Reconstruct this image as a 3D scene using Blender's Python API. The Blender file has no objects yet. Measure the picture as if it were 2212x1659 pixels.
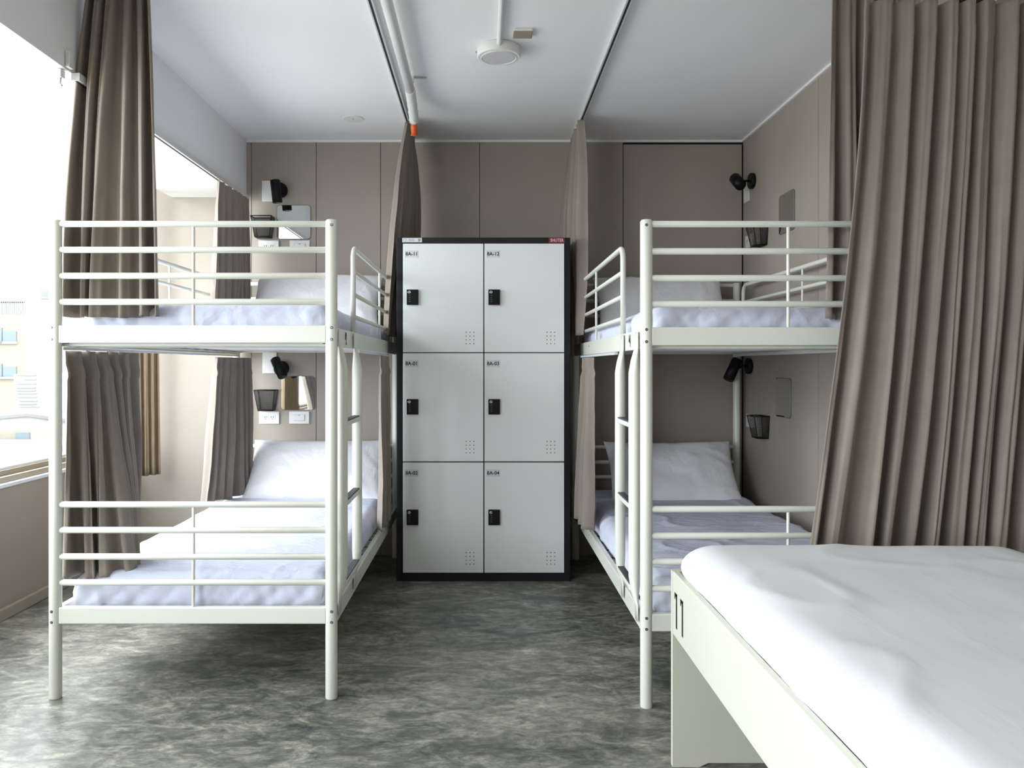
import bpy, bmesh, math, random
from mathutils import Vector, Matrix, noise
random.seed(7)
D = bpy.data
SC = bpy.context.scene
COL = SC.collection
# ------------------------------------------------------------------ camera, world, light, exposure
F = 1700.0                      # focal length in pixels of the 2212 px wide frame
VX, VY, CZ = 1044.0, 790.0, 1.13   # vanishing point in the frame and camera height
cam = D.cameras.new('camera'); camo = D.objects.new('camera', cam); COL.objects.link(camo)
camo.location = (0, 0, CZ); camo.rotation_euler = (math.radians(90), 0, 0)
cam.sensor_width = 36; cam.lens = F/2212*36
cam.shift_x = (1106-VX)/2212; cam.shift_y = -(829.5-VY)/2212
cam.clip_start = 0.02; cam.clip_end = 400
SC.camera = camo
SC.view_settings.view_transform = 'Standard'; SC.view_settings.look = 'None'
SC.view_settings.gamma = 1; SC.view_settings.use_curve_mapping = False
SC.view_settings.exposure = 0.46
wd = D.worlds.new('overcast_sky'); SC.world = wd; wd.use_nodes = True
bg = wd.node_tree.nodes['Background']
bg.inputs[1].default_value = 10.0
_tc = wd.node_tree.nodes.new('ShaderNodeTexCoord'); _sp = wd.node_tree.nodes.new('ShaderNodeSeparateXYZ'); _rp = wd.node_tree.nodes.new('ShaderNodeValToRGB')
wd.node_tree.links.new(_tc.outputs['Generated'], _sp.inputs[0]); _mr = wd.node_tree.nodes.new('ShaderNodeMapRange')
_mr.inputs[1].default_value = -1; _mr.inputs[2].default_value = 1; wd.node_tree.links.new(_sp.outputs[2], _mr.inputs[0])
wd.node_tree.links.new(_mr.outputs[0], _rp.inputs[0]); wd.node_tree.links.new(_rp.outputs[0], bg.inputs[0])
_e = _rp.color_ramp.elements; _e[0].position = .44; _e[0].color = (.42, .42, .41, 1)      # hazy city below the horizon
_e[1].position = .50; _e[1].color = (.90, .94, 1.0, 1)
def portal(loc, rot, sx, sy):
    l = D.lights.new('window_portal', 'AREA'); l.shape = 'RECTANGLE'; l.size = sx; l.size_y = sy
    l.cycles.is_portal = True
    o = D.objects.new('window_portal', l); COL.objects.link(o); o.location = loc; o.rotation_euler = rot
portal((-2.30, 1.05, 1.50), (0, math.radians(-90), 0), 1.9, 7.1)
try:
    SC.cycles.max_bounces = 10; SC.cycles.diffuse_bounces = 6
except Exception: pass

def at(px, py, Y):              # a point seen at this pixel at depth Y
    s = F/Y
    return Vector(((px-VX)/s, Y, CZ+(VY-py)/s))
def atx(px, py, X):             # a point seen at this pixel on the plane x = X
    s = (px-VX)/X
    return Vector((X, F/s, CZ+(VY-py)/s))

# ------------------------------------------------------------------ materials
def mat(name, col, rough=0.5, metal=0.0, spec=0.5, bump=None, vary=None, sheen=0, trans=0, coat=0):
    m = D.materials.new(name); m.use_nodes = True
    nt = m.node_tree; b = nt.nodes['Principled BSDF']
    b.inputs['Base Color'].default_value = (*col, 1); b.inputs['Roughness'].default_value = rough
    b.inputs['Metallic'].default_value = metal; b.inputs['Specular IOR Level'].default_value = spec
    if sheen: b.inputs['Sheen Weight'].default_value = sheen
    if coat: b.inputs['Coat Weight'].default_value = coat
    tc = nt.nodes.new('ShaderNodeTexCoord')
    if vary:                    # (scale, amount)
        n = nt.nodes.new('ShaderNodeTexNoise'); n.inputs['Scale'].default_value = vary[0]; n.inputs['Detail'].default_value = 4
        nt.links.new(tc.outputs['Object'], n.inputs['Vector'])
        r = nt.nodes.new('ShaderNodeValToRGB')
        a = vary[1]
        r.color_ramp.elements[0].position = .3; r.color_ramp.elements[1].position = .7
        r.color_ramp.elements[0].color = (*[c*(1-a) for c in col], 1); r.color_ramp.elements[1].color = (*[min(1, c*(1+a)) for c in col], 1)
        nt.links.new(n.outputs['Fac'], r.inputs['Fac']); nt.links.new(r.outputs['Color'], b.inputs['Base Color'])
    if bump:                    # (scale, strength, distance, stretch)
        mp = nt.nodes.new('ShaderNodeMapping'); nt.links.new(tc.outputs['Object'], mp.inputs['Vector'])
        if len(bump) > 3: mp.inputs['Scale'].default_value = bump[3]
        if len(bump) > 4: mp.inputs['Rotation'].default_value = bump[4]
        n = nt.nodes.new('ShaderNodeTexNoise'); n.inputs['Scale'].default_value = bump[0]; n.inputs['Detail'].default_value = 5
        if len(bump) > 5: n.inputs['Distortion'].default_value = bump[5]
        nt.links.new(mp.outputs[0], n.inputs['Vector'])
        bp = nt.nodes.new('ShaderNodeBump'); bp.inputs['Strength'].default_value = bump[1]; bp.inputs['Distance'].default_value = bump[2]
        nt.links.new(n.outputs['Fac'], bp.inputs['Height']); nt.links.new(bp.outputs[0], b.inputs['Normal'])
    if trans:
        tr = nt.nodes.new('ShaderNodeBsdfTranslucent'); tr.inputs[0].default_value = (*[min(1, c*1.3) for c in col], 1)
        mx = nt.nodes.new('ShaderNodeMixShader'); mx.inputs[0].default_value = trans
        out = nt.nodes['Material Output']
        nt.links.new(b.outputs[0], mx.inputs[1]); nt.links.new(tr.outputs[0], mx.inputs[2]); nt.links.new(mx.outputs[0], out.inputs[0])
    return m

M = {}
M['ceil'] = mat('ceiling_paint', (.86, .86, .875), .75, bump=(90, .05, .002), vary=(1.3, .02))
M['panel'] = mat('beige_wall_panel', (.37, .322, .275), .55, bump=(160, .08, .001), vary=(2.5, .04))
M['wallpaint'] = mat('beige_wall_paint', (.30, .25, .205), .6, bump=(60, .08, .002), vary=(2, .04))
M['gap'] = mat('dark_joint', (.02, .018, .016), .8)
M['white_paint'] = mat('white_wall_paint', (.78, .77, .74), .7, bump=(60, .06, .002), vary=(1.5, .02))
M['frame'] = mat('cream_powder_coat', (.75, .75, .675), .32, vary=(5, .015), bump=(400, .03, .0004))
M['steel'] = mat('steel', (.45, .45, .44), .35, 1.0, vary=(20, .1))
M['boltdark'] = mat('dark_bolt', (.06, .06, .055), .4, .6, vary=(60, .2))
M['black'] = mat('black_metal', (.004, .004, .0045), .45, 0, .25, vary=(30, .2))
M['locker_black'] = mat('black_locker_steel', (.009, .010, .012), .5, 0, .3, vary=(8, .2), bump=(300, .05, .0005))
M['locker_door'] = mat('grey_white_locker_steel', (.79, .81, .80), .36, vary=(3, .012), bump=(300, .04, .0005))
M['curtain'] = mat('taupe_curtain', (.265, .223, .188), .85, sheen=.12, bump=(700, .12, .0008), vary=(14, .05))
M['curtain_tan'] = mat('tan_curtain', (.30, .225, .15), .85, bump=(700, .12, .0008), vary=(14, .05), trans=.2)
M['sheet'] = mat('lavender_white_sheet', (.66, .685, .82), .8, bump=(7, .5, .02, (1, 1.6, 1), (0, 0, .5), 1.2), vary=(3, .02))
M['sheet_white'] = mat('white_sheet', (.69, .695, .71), .8, bump=(3.5, .16, .02, (2.2, .7, 1), (0, 0, .6), .5), vary=(3, .015))
M['pillow'] = mat('white_pillowcase', (.80, .79, .82), .8, bump=(7, .35, .02, (1, 1, 1), (0, 0, 0), 1.5), vary=(3, .02))
M['plastic'] = mat('white_plastic', (.78, .78, .77), .35, vary=(10, .01))
M['mesh'] = mat('black_wire_mesh', (.02, .02, .022), .45, vary=(40, .2))
M['slot'] = mat('dark_slot', (.015, .015, .015), .7)
M['alu'] = mat('white_aluminium', (.72, .73, .74), .35, .2, vary=(12, .02))
M['bronze'] = mat('tan_window_aluminium', (.36, .31, .24), .4, .4, vary=(8, .04))
M['mirror'] = mat('mirror_glass', (.86, .88, .86), .02, 1.0)
M['mirror_edge'] = mat('mirror_edge', (.12, .14, .13), .25)
M['red'] = mat('dark_red_plate', (.20, .012, .03), .4, vary=(40, .05))
M['ink'] = mat('black_ink', (.01, .01, .012), .5)
M['faint'] = mat('grey_print', (.30, .31, .31), .6)
M['paper'] = mat('white_label_paper', (.68, .68, .71), .6, vary=(40, .02))
M['silver'] = mat('silver_key_ring', (.8, .8, .8), .25, 1.0)
M['grip'] = mat('dark_grey_grip', (.05, .055, .06), .55, vary=(60, .1))
M['orange'] = mat('orange_pipe', (.75, .13, .02), .4, vary=(20, .05))
M['tape'] = mat('white_wrapped_tape', (.78, .78, .76), .5, bump=(60, .5, .004, (1, 1, 4)))
M['diffuser'] = mat('lamp_diffuser', (.66, .64, .66), .3, vary=(20, .01))
M['lens'] = mat('spotlight_lens', (.55, .58, .6), .12, .7)
M['wood'] = mat('pale_laminate_bed_panel', (.60, .59, .505), .42, vary=(3, .012), bump=(200, .03, .0005))
M['text_white'] = mat('pink_white_lettering', (.75, .55, .58), .5)

def floor_mat():
    m = D.materials.new('polished_mottled_concrete'); m.use_nodes = True
    nt = m.node_tree; b = nt.nodes['Principled BSDF']; L = nt.links
    tc = nt.nodes.new('ShaderNodeTexCoord')
    mp = nt.nodes.new('ShaderNodeMapping'); mp.inputs['Scale'].default_value = (.95, 1.7, 1); mp.inputs['Rotation'].default_value = (0, 0, .2)
    L.new(tc.outputs['Object'], mp.inputs[0])
    def nz(sc, det, dist, rough=.6):
        n = nt.nodes.new('ShaderNodeTexNoise'); n.inputs['Scale'].default_value = sc; n.inputs['Detail'].default_value = det
        n.inputs['Distortion'].default_value = dist; n.inputs['Roughness'].default_value = rough
        L.new(mp.outputs[0], n.inputs['Vector']); return n
    def ramp(n, st):
        r = nt.nodes.new('ShaderNodeValToRGB'); e = r.color_ramp.elements
        while len(e) < len(st): e.new(.5)
        for k, (p, c) in enumerate(st): e[k].position = p; e[k].color = (*c, 1)
        L.new(n.outputs['Fac'], r.inputs[0]); return r
    def mix(f, a, c, mode='MIX'):
        x = nt.nodes.new('ShaderNodeMix'); x.data_type = 'RGBA'; x.blend_type = mode
        if isinstance(f, float): x.inputs[0].default_value = f
        else: L.new(f, x.inputs[0])
        L.new(a, x.inputs[6]); L.new(c, x.inputs[7]); return x
    big = nz(1.2, 6, .7, .65); mid = nz(6.5, 10, .9, .74); fine = nz(24, 8, .6, .75)
    r1 = ramp(mid, [(.34, (.022, .026, .024)), (.44, (.062, .070, .064)), (.515, (.165, .165, .142)), (.58, (.27, .262, .222)), (.68, (.50, .475, .405))])
    r2 = ramp(big, [(.36, (.055, .068, .064)), (.50, (.20, .196, .165)), (.64, (.42, .385, .32))])
    x1 = mix(.42, r1.outputs[0], r2.outputs[0])
    r3 = ramp(fine, [(.34, (.45, .47, .46)), (.50, (1, 1, 1)), (.64, (1.6, 1.56, 1.45))])
    x2 = mix(.75, x1.outputs[2], r3.outputs[0], 'MULTIPLY')
    L.new(x2.outputs[2], b.inputs['Base Color'])
    rr = nt.nodes.new('ShaderNodeMapRange'); rr.inputs[3].default_value = .30; rr.inputs[4].default_value = .50
    L.new(mid.outputs['Fac'], rr.inputs[0]); L.new(rr.outputs[0], b.inputs['Roughness'])
    b.inputs['Specular IOR Level'].default_value = .45
    bp = nt.nodes.new('ShaderNodeBump'); bp.inputs['Strength'].default_value = .12; bp.inputs['Distance'].default_value = .004
    L.new(fine.outputs['Fac'], bp.inputs['Height']); L.new(bp.outputs[0], b.inputs['Normal'])
    return m
M['floor'] = floor_mat()
def glass_mat():
    m = D.materials.new('window_glass'); m.use_nodes = True
    nt = m.node_tree; nt.nodes.remove(nt.nodes['Principled BSDF'])
    t = nt.nodes.new('ShaderNodeBsdfTransparent'); t.inputs[0].default_value = (.96, .98, .97, 1)
    g = nt.nodes.new('ShaderNodeBsdfGlossy'); g.inputs['Roughness'].default_value = .02
    lw = nt.nodes.new('ShaderNodeLayerWeight'); lw.inputs[0].default_value = .12      # thin pane, same from both faces
    f = nt.nodes.new('ShaderNodeMath'); f.operation = 'MULTIPLY'; f.inputs[1].default_value = .35; nt.links.new(lw.outputs['Facing'], f.inputs[0])
    mx = nt.nodes.new('ShaderNodeMixShader')
    nt.links.new(f.outputs[0], mx.inputs[0]); nt.links.new(t.outputs[0], mx.inputs[1]); nt.links.new(g.outputs[0], mx.inputs[2])
    nt.links.new(mx.outputs[0], nt.nodes['Material Output'].inputs[0]); return m
M['glass'] = glass_mat()

# ------------------------------------------------------------------ builders
class MB:
    def __init__(s): s.bm = bmesh.new(); s.mats = []
    def mi(s, m):
        if m not in s.mats: s.mats.append(m)
        return s.mats.index(m)
    def _set(s, faces, m, smooth):
        i = s.mi(m)
        for f in faces: f.material_index = i; f.smooth = smooth
    def box(s, lo, hi, m, bev=0.0, rot=None, pivot=None):
        lo = Vector(lo); hi = Vector(hi)
        c = (lo+hi)/2; d = hi-lo
        r = bmesh.ops.create_cube(s.bm, size=1)
        vs = r['verts']
        for v in vs: v.co = Vector((v.co.x*d.x, v.co.y*d.y, v.co.z*d.z))+c
        fs = set(f for v in vs for f in v.link_faces)
        s._set(fs, m, False)
        if bev > 0:
            es = list(set(e for v in vs for e in v.link_edges))
            r2 = bmesh.ops.bevel(s.bm, geom=es, offset=bev, segments=3, profile=.6, affect='EDGES')
            fs = set(r2['faces']) | set(f for f in fs if f.is_valid)
            s._set(fs, m, False)
            for f in r2['faces']: f.smooth = True
            vs = list(set(v for f in fs for v in f.verts))
        if rot is not None:
            p = Vector(pivot) if pivot is not None else c
            for v in vs: v.co = rot @ (v.co-p) + p
        return vs
    def tube(s, pts, r, m, seg=14, caps=True, flat=None):
        pts = [Vector(p) for p in pts]; n = len(pts)
        rad = r if isinstance(r, (list, tuple)) else [r]*n
        rings = []; up = None
        for i, p in enumerate(pts):
            t = (pts[min(i+1, n-1)]-pts[max(i-1, 0)]).normalized()
            if up is None:
                up = Vector((0, 0, 1)) if abs(t.z) < .9 else Vector((0, 1, 0))
            a = t.cross(up)
            if a.length < 1e-5: up = Vector((1, 0, 0)); a = t.cross(up)
            a.normalize(); b = a.cross(t).normalized(); up = b
            fa = flat[i] if flat else (1, 1)      # (scale along x, scale along y) of the section
            ring = []
            for k in range(seg):
                an = 2*math.pi*k/seg
                o = (a*math.cos(an)+b*math.sin(an))*rad[i]
                if flat: o = Vector((o.x*fa[0], o.y*fa[1], o.z))
                ring.append(s.bm.verts.new(p+o))
            rings.append(ring)
        fs = []
        for i in range(n-1):
            for k in range(seg):
                fs.append(s.bm.faces.new((rings[i][k], rings[i][(k+1) % seg], rings[i+1][(k+1) % seg], rings[i+1][k])))
        s._set(fs, m, True)
        if caps:
            cf = [s.bm.faces.new(rings[0][::-1]), s.bm.faces.new(rings[-1])]
            s._set(cf, m, False)
    def rod(s, a, b, r, m, seg=14):            # a straight bar with slightly rounded ends
        a = Vector(a); b = Vector(b); d = (b-a).normalized()
        e = r*.35
        s.tube([a, a+d*e, b-d*e, b], [r*.8, r, r, r*.8], m, seg)
    def cyl(s, c, axis, r, h, m, seg=32, bev=0.0):
        c = Vector(c); ax = Vector(axis).normalized()
        if bev: s.tube([c, c+ax*bev, c+ax*(h-bev), c+ax*h], [r-bev, r, r, r-bev], m, seg)
        else: s.tube([c, c+ax*h], r, m, seg)
    def mesh_from(s, me, mtx, m):
        vs = [s.bm.verts.new(mtx @ v.co) for v in me.vertices]
        fs = []
        for p in me.polygons:
            try: fs.append(s.bm.faces.new([vs[i] for i in p.vertices]))
            except ValueError: pass
        s._set(fs, m, False)
    def grid(s, P, m, smooth=True, closed_u=False):   # P[i][j] points
        V = [[s.bm.verts.new(p) for p in row] for row in P]
        fs = []
        for i in range(len(V)-1):
            for j in range(len(V[0])-1):
                fs.append(s.bm.faces.new((V[i][j], V[i+1][j], V[i+1][j+1], V[i][j+1])))
        s._set(fs, m, smooth); return V
    def build(s, name, parent=None, loc=None, norm=True):
        if norm: bmesh.ops.recalc_face_normals(s.bm, faces=s.bm.faces[:])
        me = D.meshes.new(name)
        off = Vector(loc) if loc is not None else None
        if off is not None:
            for v in s.bm.verts: v.co -= off
        s.bm.to_mesh(me); s.bm.free()
        for m in s.mats: me.materials.append(m)
        o = D.objects.new(name, me); COL.objects.link(o)
        if off is not None: o.location = off
        if parent is not None: put(o, parent)
        return o
def world_loc(o):
    return o.location if o.parent is None else world_loc(o.parent)+o.location
def put(o, parent):
    o.location = o.location-world_loc(parent)     # every empty is unrotated and unscaled
    o.parent = parent
def thing(name, label, cat, loc, group=None):
    o = D.objects.new(name, None); COL.objects.link(o); o.location = loc; o.empty_display_size = .05
    return tag(o, label, cat, group)
def tag(o, label, cat, group=None, kind=None):
    o['label'] = label; o['category'] = cat
    if group: o['group'] = group
    if kind: o['kind'] = kind
    return o
def struct(o): o['kind'] = 'structure'; return o
def text_mesh(body, size, extr=.0004):
    cu = D.curves.new('lettering', 'FONT'); cu.body = body; cu.size = size; cu.extrude = extr
    cu.align_x = 'CENTER'; cu.align_y = 'CENTER'; cu.resolution_u = 3; cu.offset = size*.018
    o = D.objects.new('lettering', cu); COL.objects.link(o)
    bpy.context.view_layer.update()
    dg = bpy.context.evaluated_depsgraph_get()
    me = D.meshes.new_from_object(o.evaluated_get(dg))
    D.objects.remove(o); D.curves.remove(cu); return me
def lettering(mb, body, size, pos, face, m, sx=1.0, extr=.0004):
    me = text_mesh(body, size, extr)
    # face: '-y' read by someone looking to +y, '-x' looking to +x, '+x' looking to -x
    if face == '-y': R = Matrix(((1, 0, 0), (0, 0, -1), (0, 1, 0)))
    elif face == '-x': R = Matrix(((0, 0, -1), (-1, 0, 0), (0, 1, 0)))
    else: R = Matrix(((0, 0, 1), (1, 0, 0), (0, 1, 0)))
    T = Matrix.Translation(Vector(pos)) @ R.to_4x4() @ Matrix.Diagonal((sx, 1, 1, 1))
    mb.mesh_from(me, T, m); D.meshes.remove(me)

# ------------------------------------------------------------------ the room
XW, XR, YB, ZC = -2.14, 1.551, 4.70, 2.475
XS, XP, ZS = -1.413, -1.86, 2.135
YN = -2.6
b = MB(); b.box((XW-.2, YN-.1, -.08), (2.8, YB+.1, 0), M['floor']); struct(b.build('floor'))
b = MB(); b.box((XS, YN-.1, ZC), (2.8, YB+.1, ZC+.1), M['ceil']); struct(b.build('ceiling'))
b = MB()    # the dropped box along the window wall, with the curtain pocket behind it
b.box((XP, YN, ZS), (XS, YB, ZC+.1), M['ceil'], .002)
b.box((XW-.2, YN, 2.42), (XP, YB, ZC+.1), M['ceil'])
struct(b.build('trim_1'))
b = MB(); b.box((XS, YB-.012, ZC-.012), (XR, YB, ZC), M['ceil']); struct(b.build('trim_2'))
b = MB(); b.box((XR-.012, 2.6, ZC-.012), (XR, YB-.012, ZC), M['ceil']); struct(b.build('trim_3'))
b = MB()    # back wall: panels with shadow gaps
b.box((XW-.2, YB+.012, 0), (XR+.1, YB+.1, ZC), M['gap'])
xs = [XW-.2, (543-VX)/361.7, (683-VX)/361.7, (822-VX)/361.7, (1036-VX)/361.7, (1346-VX)/361.7]
for k in range(len(xs)-1):
    b.box((xs[k]+.0018, YB, 0), (xs[k+1]-.0018, YB+.012, ZC), M['panel'])
b.box((xs[-1]+.0025, YB, 0), (XR-.007, YB+.012, ZC-.024), M['panel'])
struct(b.build('wall_back'))
b = MB()
b.box((XR+.012, 2.6, 0), (XR+.1, YB+.012, ZC), M['gap'])
ys = [2.6, 3.642, YB-.001]
for k in range(2): b.box((XR, ys[k]+.0018, 0), (XR+.012, ys[k+1]-.0018, ZC), M['panel'])
b.box((XR+.1, 2.6, 0), (2.8, 2.7, ZC), M['panel'])
b.box((2.7, YN, 0), (2.8, 2.6, ZC), M['wallpaint'])
struct(b.build('wall_right'))
b = MB()
b.box((XW-.2, YN, 0), (XW, YB, .585), M['wallpaint'])
b.box((XW-.2, 4.62, .585), (XW, YB, 2.42), M['wallpaint'])
b.box((XW-.2, YN, .585), (XW, -2.42, 2.42), M['wallpaint'])
struct(b.build('wall_left'))
b = MB(); b.box((XW, YN, 0), (XW+.02, YB, .055), M['wallpaint'], .006); struct(b.build('baseboard_left'))
b = MB(); b.box((XW-.2, YN-.15, 0), (2.8, YN, ZC), M['wallpaint']); struct(b.build('wall_front'))
# long window on the left
b = MB()
Y0, Y1 = -2.42, 4.62
b.box((XW-.115, Y0, .585), (XW-.012, Y1, .60), M['wallpaint'])
b.box((XW-.02, Y0, .585), (XW+.006, Y1, .602), M['paper'], .003)
b.box((XW-.09, Y0, .60), (XW-.02, Y1, .628), M['bronze'], .002)
b.box((XW-.11, Y0, .625), (XW-.05, Y1, .652), M['bronze'], .002)
b.box((XW-.115, Y0, .652), (XW-.062, Y1, .664), M['alu'], .001)
b.box((XW-.11, Y0, 2.385), (XW-.04, Y1, 2.42), M['bronze'], .002)
for y in (Y0+.02, -.9, .8, 2.55, 4.36, Y1-.02): b.box((XW-.105, y-.02, .652), (XW-.05, y+.02, 2.39), M['bronze'], .002)
wf = b.build('window_1'); struct(wf)
b = MB(); b.box((XW-.085, Y0, .655), (XW-.079, Y1, 2.39), M['glass']); g = b.build('glass_pane', wf)

# ------------------------------------------------------------------ bunk beds
def bunk(label, xl, xr, y0, y1, zu, zl, beam_u, beam_l, aisle, guard_y, lad, spin_y, num, loc):
    """aisle = +1 when the aisle is on the +x side"""
    root = thing('bunk_bed', label, 'bunk bed', loc, 'bunk beds')
    fm = M['frame']; H = zu[0]+.014; R = .0203
    xa, xo = (xr, xl) if aisle > 0 else (xl, xr)
    for (x, y) in ((xl, y0), (xr, y0), (xl, y1), (xr, y1)):
        b = MB(); b.tube([(x, y, 0), (x, y, .004), (x, y, H-.006), (x, y, H)], [R-.001, R, R, R-.004], fm, 24)
        p = b.build('post', root, (x, y, 0))
        if y == y0:
            zz = [beam_u[0]-.008, beam_u[0]-.048, beam_l[0]-.012, beam_l[0]-.048]
            if x == xa: zz.insert(0, H-.020)
            for z in zz:
                b = MB()
                dx = .004*aisle*(-1 if x == xo else 1)
                if x == xl: dx = -.003
                b.cyl((x+dx, y-R+.0012, z), (0, -1, 0), .0048, .0012, M['boltdark'], 16)
                b.cyl((x+dx, y-R+.0005, z), (0, -1, 0), .0028, .0022, M['steel'], 6)
                b.build('bolt', p, (x, y-R, z))
    xm = (xl+xr)/2
    for (y, tagn) in ((y0, 0), (y1, 1)):
        for zset in (zu, zl):
            for z in zset:
                b = MB(); b.rod((xl+.014, y, z), (xr-.014, y, z), .0108, fm); b.build('crossbar', root, (xl, y, z))
            top = zset[0]; bot = beam_u[0] if zset is zu else beam_l[0]
            b = MB(); b.rod((xm, y, top), (xm, y, bot), .0055, fm, 10); b.build('spindle', root, (xm, y, bot))
        for bb in (beam_u, beam_l):
            b = MB(); b.box((xl+.016, y-.0125, bb[1]), (xr-.016, y+.0125, bb[0]), fm, .004); b.build('end_beam', root, (xl, y, bb[1]))
    # side rails with a lip
    for x in (xl, xr):
        sg = 1 if x > xm else -1
        for bb in (beam_u, beam_l):
            b = MB()
            b.box((x-.011, y0+.015, bb[1]-.012), (x+.011, y1-.015, bb[0]-.006), fm, .003)
            b.box((min(x, x-sg*.035), y0+.02, bb[1]-.002), (max(x, x-sg*.035), y1-.02, bb[1]+.002), fm)
            if x == xa:
                for yy in (guard_y-.05, (guard_y+y1)/2+.12, y1-.3):
                    b.cyl((x+sg*.0105, yy, (bb[0]+bb[1])/2), (sg, 0, 0), .004, .0012, M['boltdark'], 12)
            r = b.build('side_rail', root, (x, y0, bb[1]))
            if x == xa and bb is beam_u:
                zc = (bb[0]+bb[1])/2-.01
                b = MB(); f = '+x' if aisle > 0 else '-x'
                ya, yb2 = y0+.10, y0+.215
                if aisle < 0: ya, yb2 = y0+.235, y0+.10
                xx = x+sg*.0118
                lettering(b, num[0], .062, (xx, ya, zc), f, M['ink'], .55)
                b.build('number_marking', r, (xx, ya, zc)); b = MB()
                lettering(b, num[1], .062, (xx, yb2, zc), f, M['ink'], .55)
                b.build('number_marking', r, (xx, y0+.15, zc))
    # slats and lips under the mattresses
    for bb in (beam_u, beam_l):
        b = MB()
        z = bb[1]+.008
        n = 13
        for k in range(n):
            y = y0+.09+(y1-y0-.18)*k/(n-1)
            b.box((xl+.012, y-.032, z), (xr-.012, y+.032, z+.014), M['plastic'], .002)
        if bb is beam_u: b.box((xl+.02, y0+.02, z+.015), (xr-.02, y1-.02, z+.02), M['plastic'])
        b.box((xl+.012, y0+.02, z-.018), (xr-.012, y0+.045, z-.002), fm, .003); b.box((xl+.012, y0+.085, z-.022), (xr-.012, y0+.10, z-.004), M['alu'], .003)
        b.build('slat_base', root, (xm, (y0+y1)/2, z))
    # guards
    zt, z2, z3, z4 = zu[0]-.012, zu[1]-.018, zu[2]-.022, zu[3]-.022
    zrail = beam_u[0]-.008
    def hoop(x, ya, yb, name='guard_rail', both=True):
        b = MB(); r = .05; pts = [(x, ya, zrail)]
        for k in range(7):
            a = math.pi/2*k/6; pts.append((x, ya+r-r*math.cos(a), zt-r+r*math.sin(a)))
        for k in range(7):
            a = math.pi/2*k/6; pts.append((x, yb-r+r*math.sin(a), zt-r+r*math.cos(a)))
        pts.append((x, yb, zrail))
        b.tube(pts, .0105, fm, 14)
        return b.build(name, root, (x, ya, zrail))
    gy0 = guard_y
    g = hoop(xa, gy0, y1-.03)
    for z in (z2, z3, z4):
        b = MB(); b.rod((xa, gy0+.006, z), (xa, y1-.035, z), .009, fm, 12); b.build('guard_bar', g, (xa, gy0, z))
    b = MB(); b.rod((xa, spin_y, zt), (xa, spin_y, zrail), .0055, fm, 10); b.build('spindle', g, (xa, spin_y, zrail))
    g = hoop(xo, y0+.34, y1-.12)
    for z in (z2, z3, z4):
        b = MB(); b.rod((xo, y0+.345, z), (xo, y1-.125, z), .009, fm, 12); b.build('guard_bar', g, (xo, y0, z))
    b = MB(); b.rod((xo, 3.65, zt), (xo, 3.65, zrail), .0055, fm, 10); b.build('spindle', g, (xo, 3.65, zrail))
    # ladder on the aisle side
    la, lb = lad
    xs_ = xa+aisle*.026
    zt_, zb_ = beam_u[0]-.012, beam_l[1]+.012
    for y in (la, lb):
        b = MB()
        n = 9; pts = []; fl = []
        for z, fx, fy in ((zt_, .16, 1.25), (zt_-.05, .22, 1.3), (zt_-.10, .75, 1.12), (zt_-.14, 1, 1), (zb_+.15, 1, 1), (zb_+.10, .75, 1.12), (zb_+.055, .22, 1.3), (zb_, .16, 1.2)):
            dx = 0 if .9 < fx <= 1 else -aisle*.010*(1-fx)
            pts.append((xs_+dx, y, z)); fl.append((fx, fy))
        b.tube(pts, .0195, fm, 18, flat=fl)
        b.build('ladder_stringer', root, (xs_, y, zb_))
    for z in (.928, .648, .372):
        b = MB(); b.box((xs_-.014, la+.012, z-.011), (xs_+.014, lb-.012, z+.006), fm, .004); r = b.build('ladder_rung', root, (xs_, la, z))
        b = MB(); b.box((xs_-.0125, la+.020, z+.0062), (xs_+.0125, lb-.020, z+.011), M['grip'], .002); b.build('grip_pad', r, (xs_, la, z+.006))
    return root

LX0, LX1, LY0, LY1 = -1.455, -.5165, 2.677, 4.64
RX0, RX1, RY0, RY1 = .54, 1.48, 2.607, 4.60
bunk('cream metal bunk bed left of the lockers beside the window, ladder facing the aisle', LX0, LX1, LY0, LY1,
     (1.612, 1.524, 1.4355, 1.347), (.658, .571, .481, .393), (1.267, 1.207), (.311, .255), 1, 3.125, (2.735, 3.06), 3.917, ('V1', '^2'), ((LX0+LX1)/2, (LY0+LY1)/2, 0))
bunk('cream metal bunk bed right of the lockers, partly hidden behind the large front curtain', RX0, RX1, RY0, RY1,
     (1.599, 1.509, 1.42, 1.334), (.655, .567, .481, .392), (1.257, 1.197), (.311, .253), -1, 3.04, (2.68, 2.957), 3.76, ('^4', 'V3'), ((RX0+RX1)/2, (RY0+RY1)/2, 0))

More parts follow.
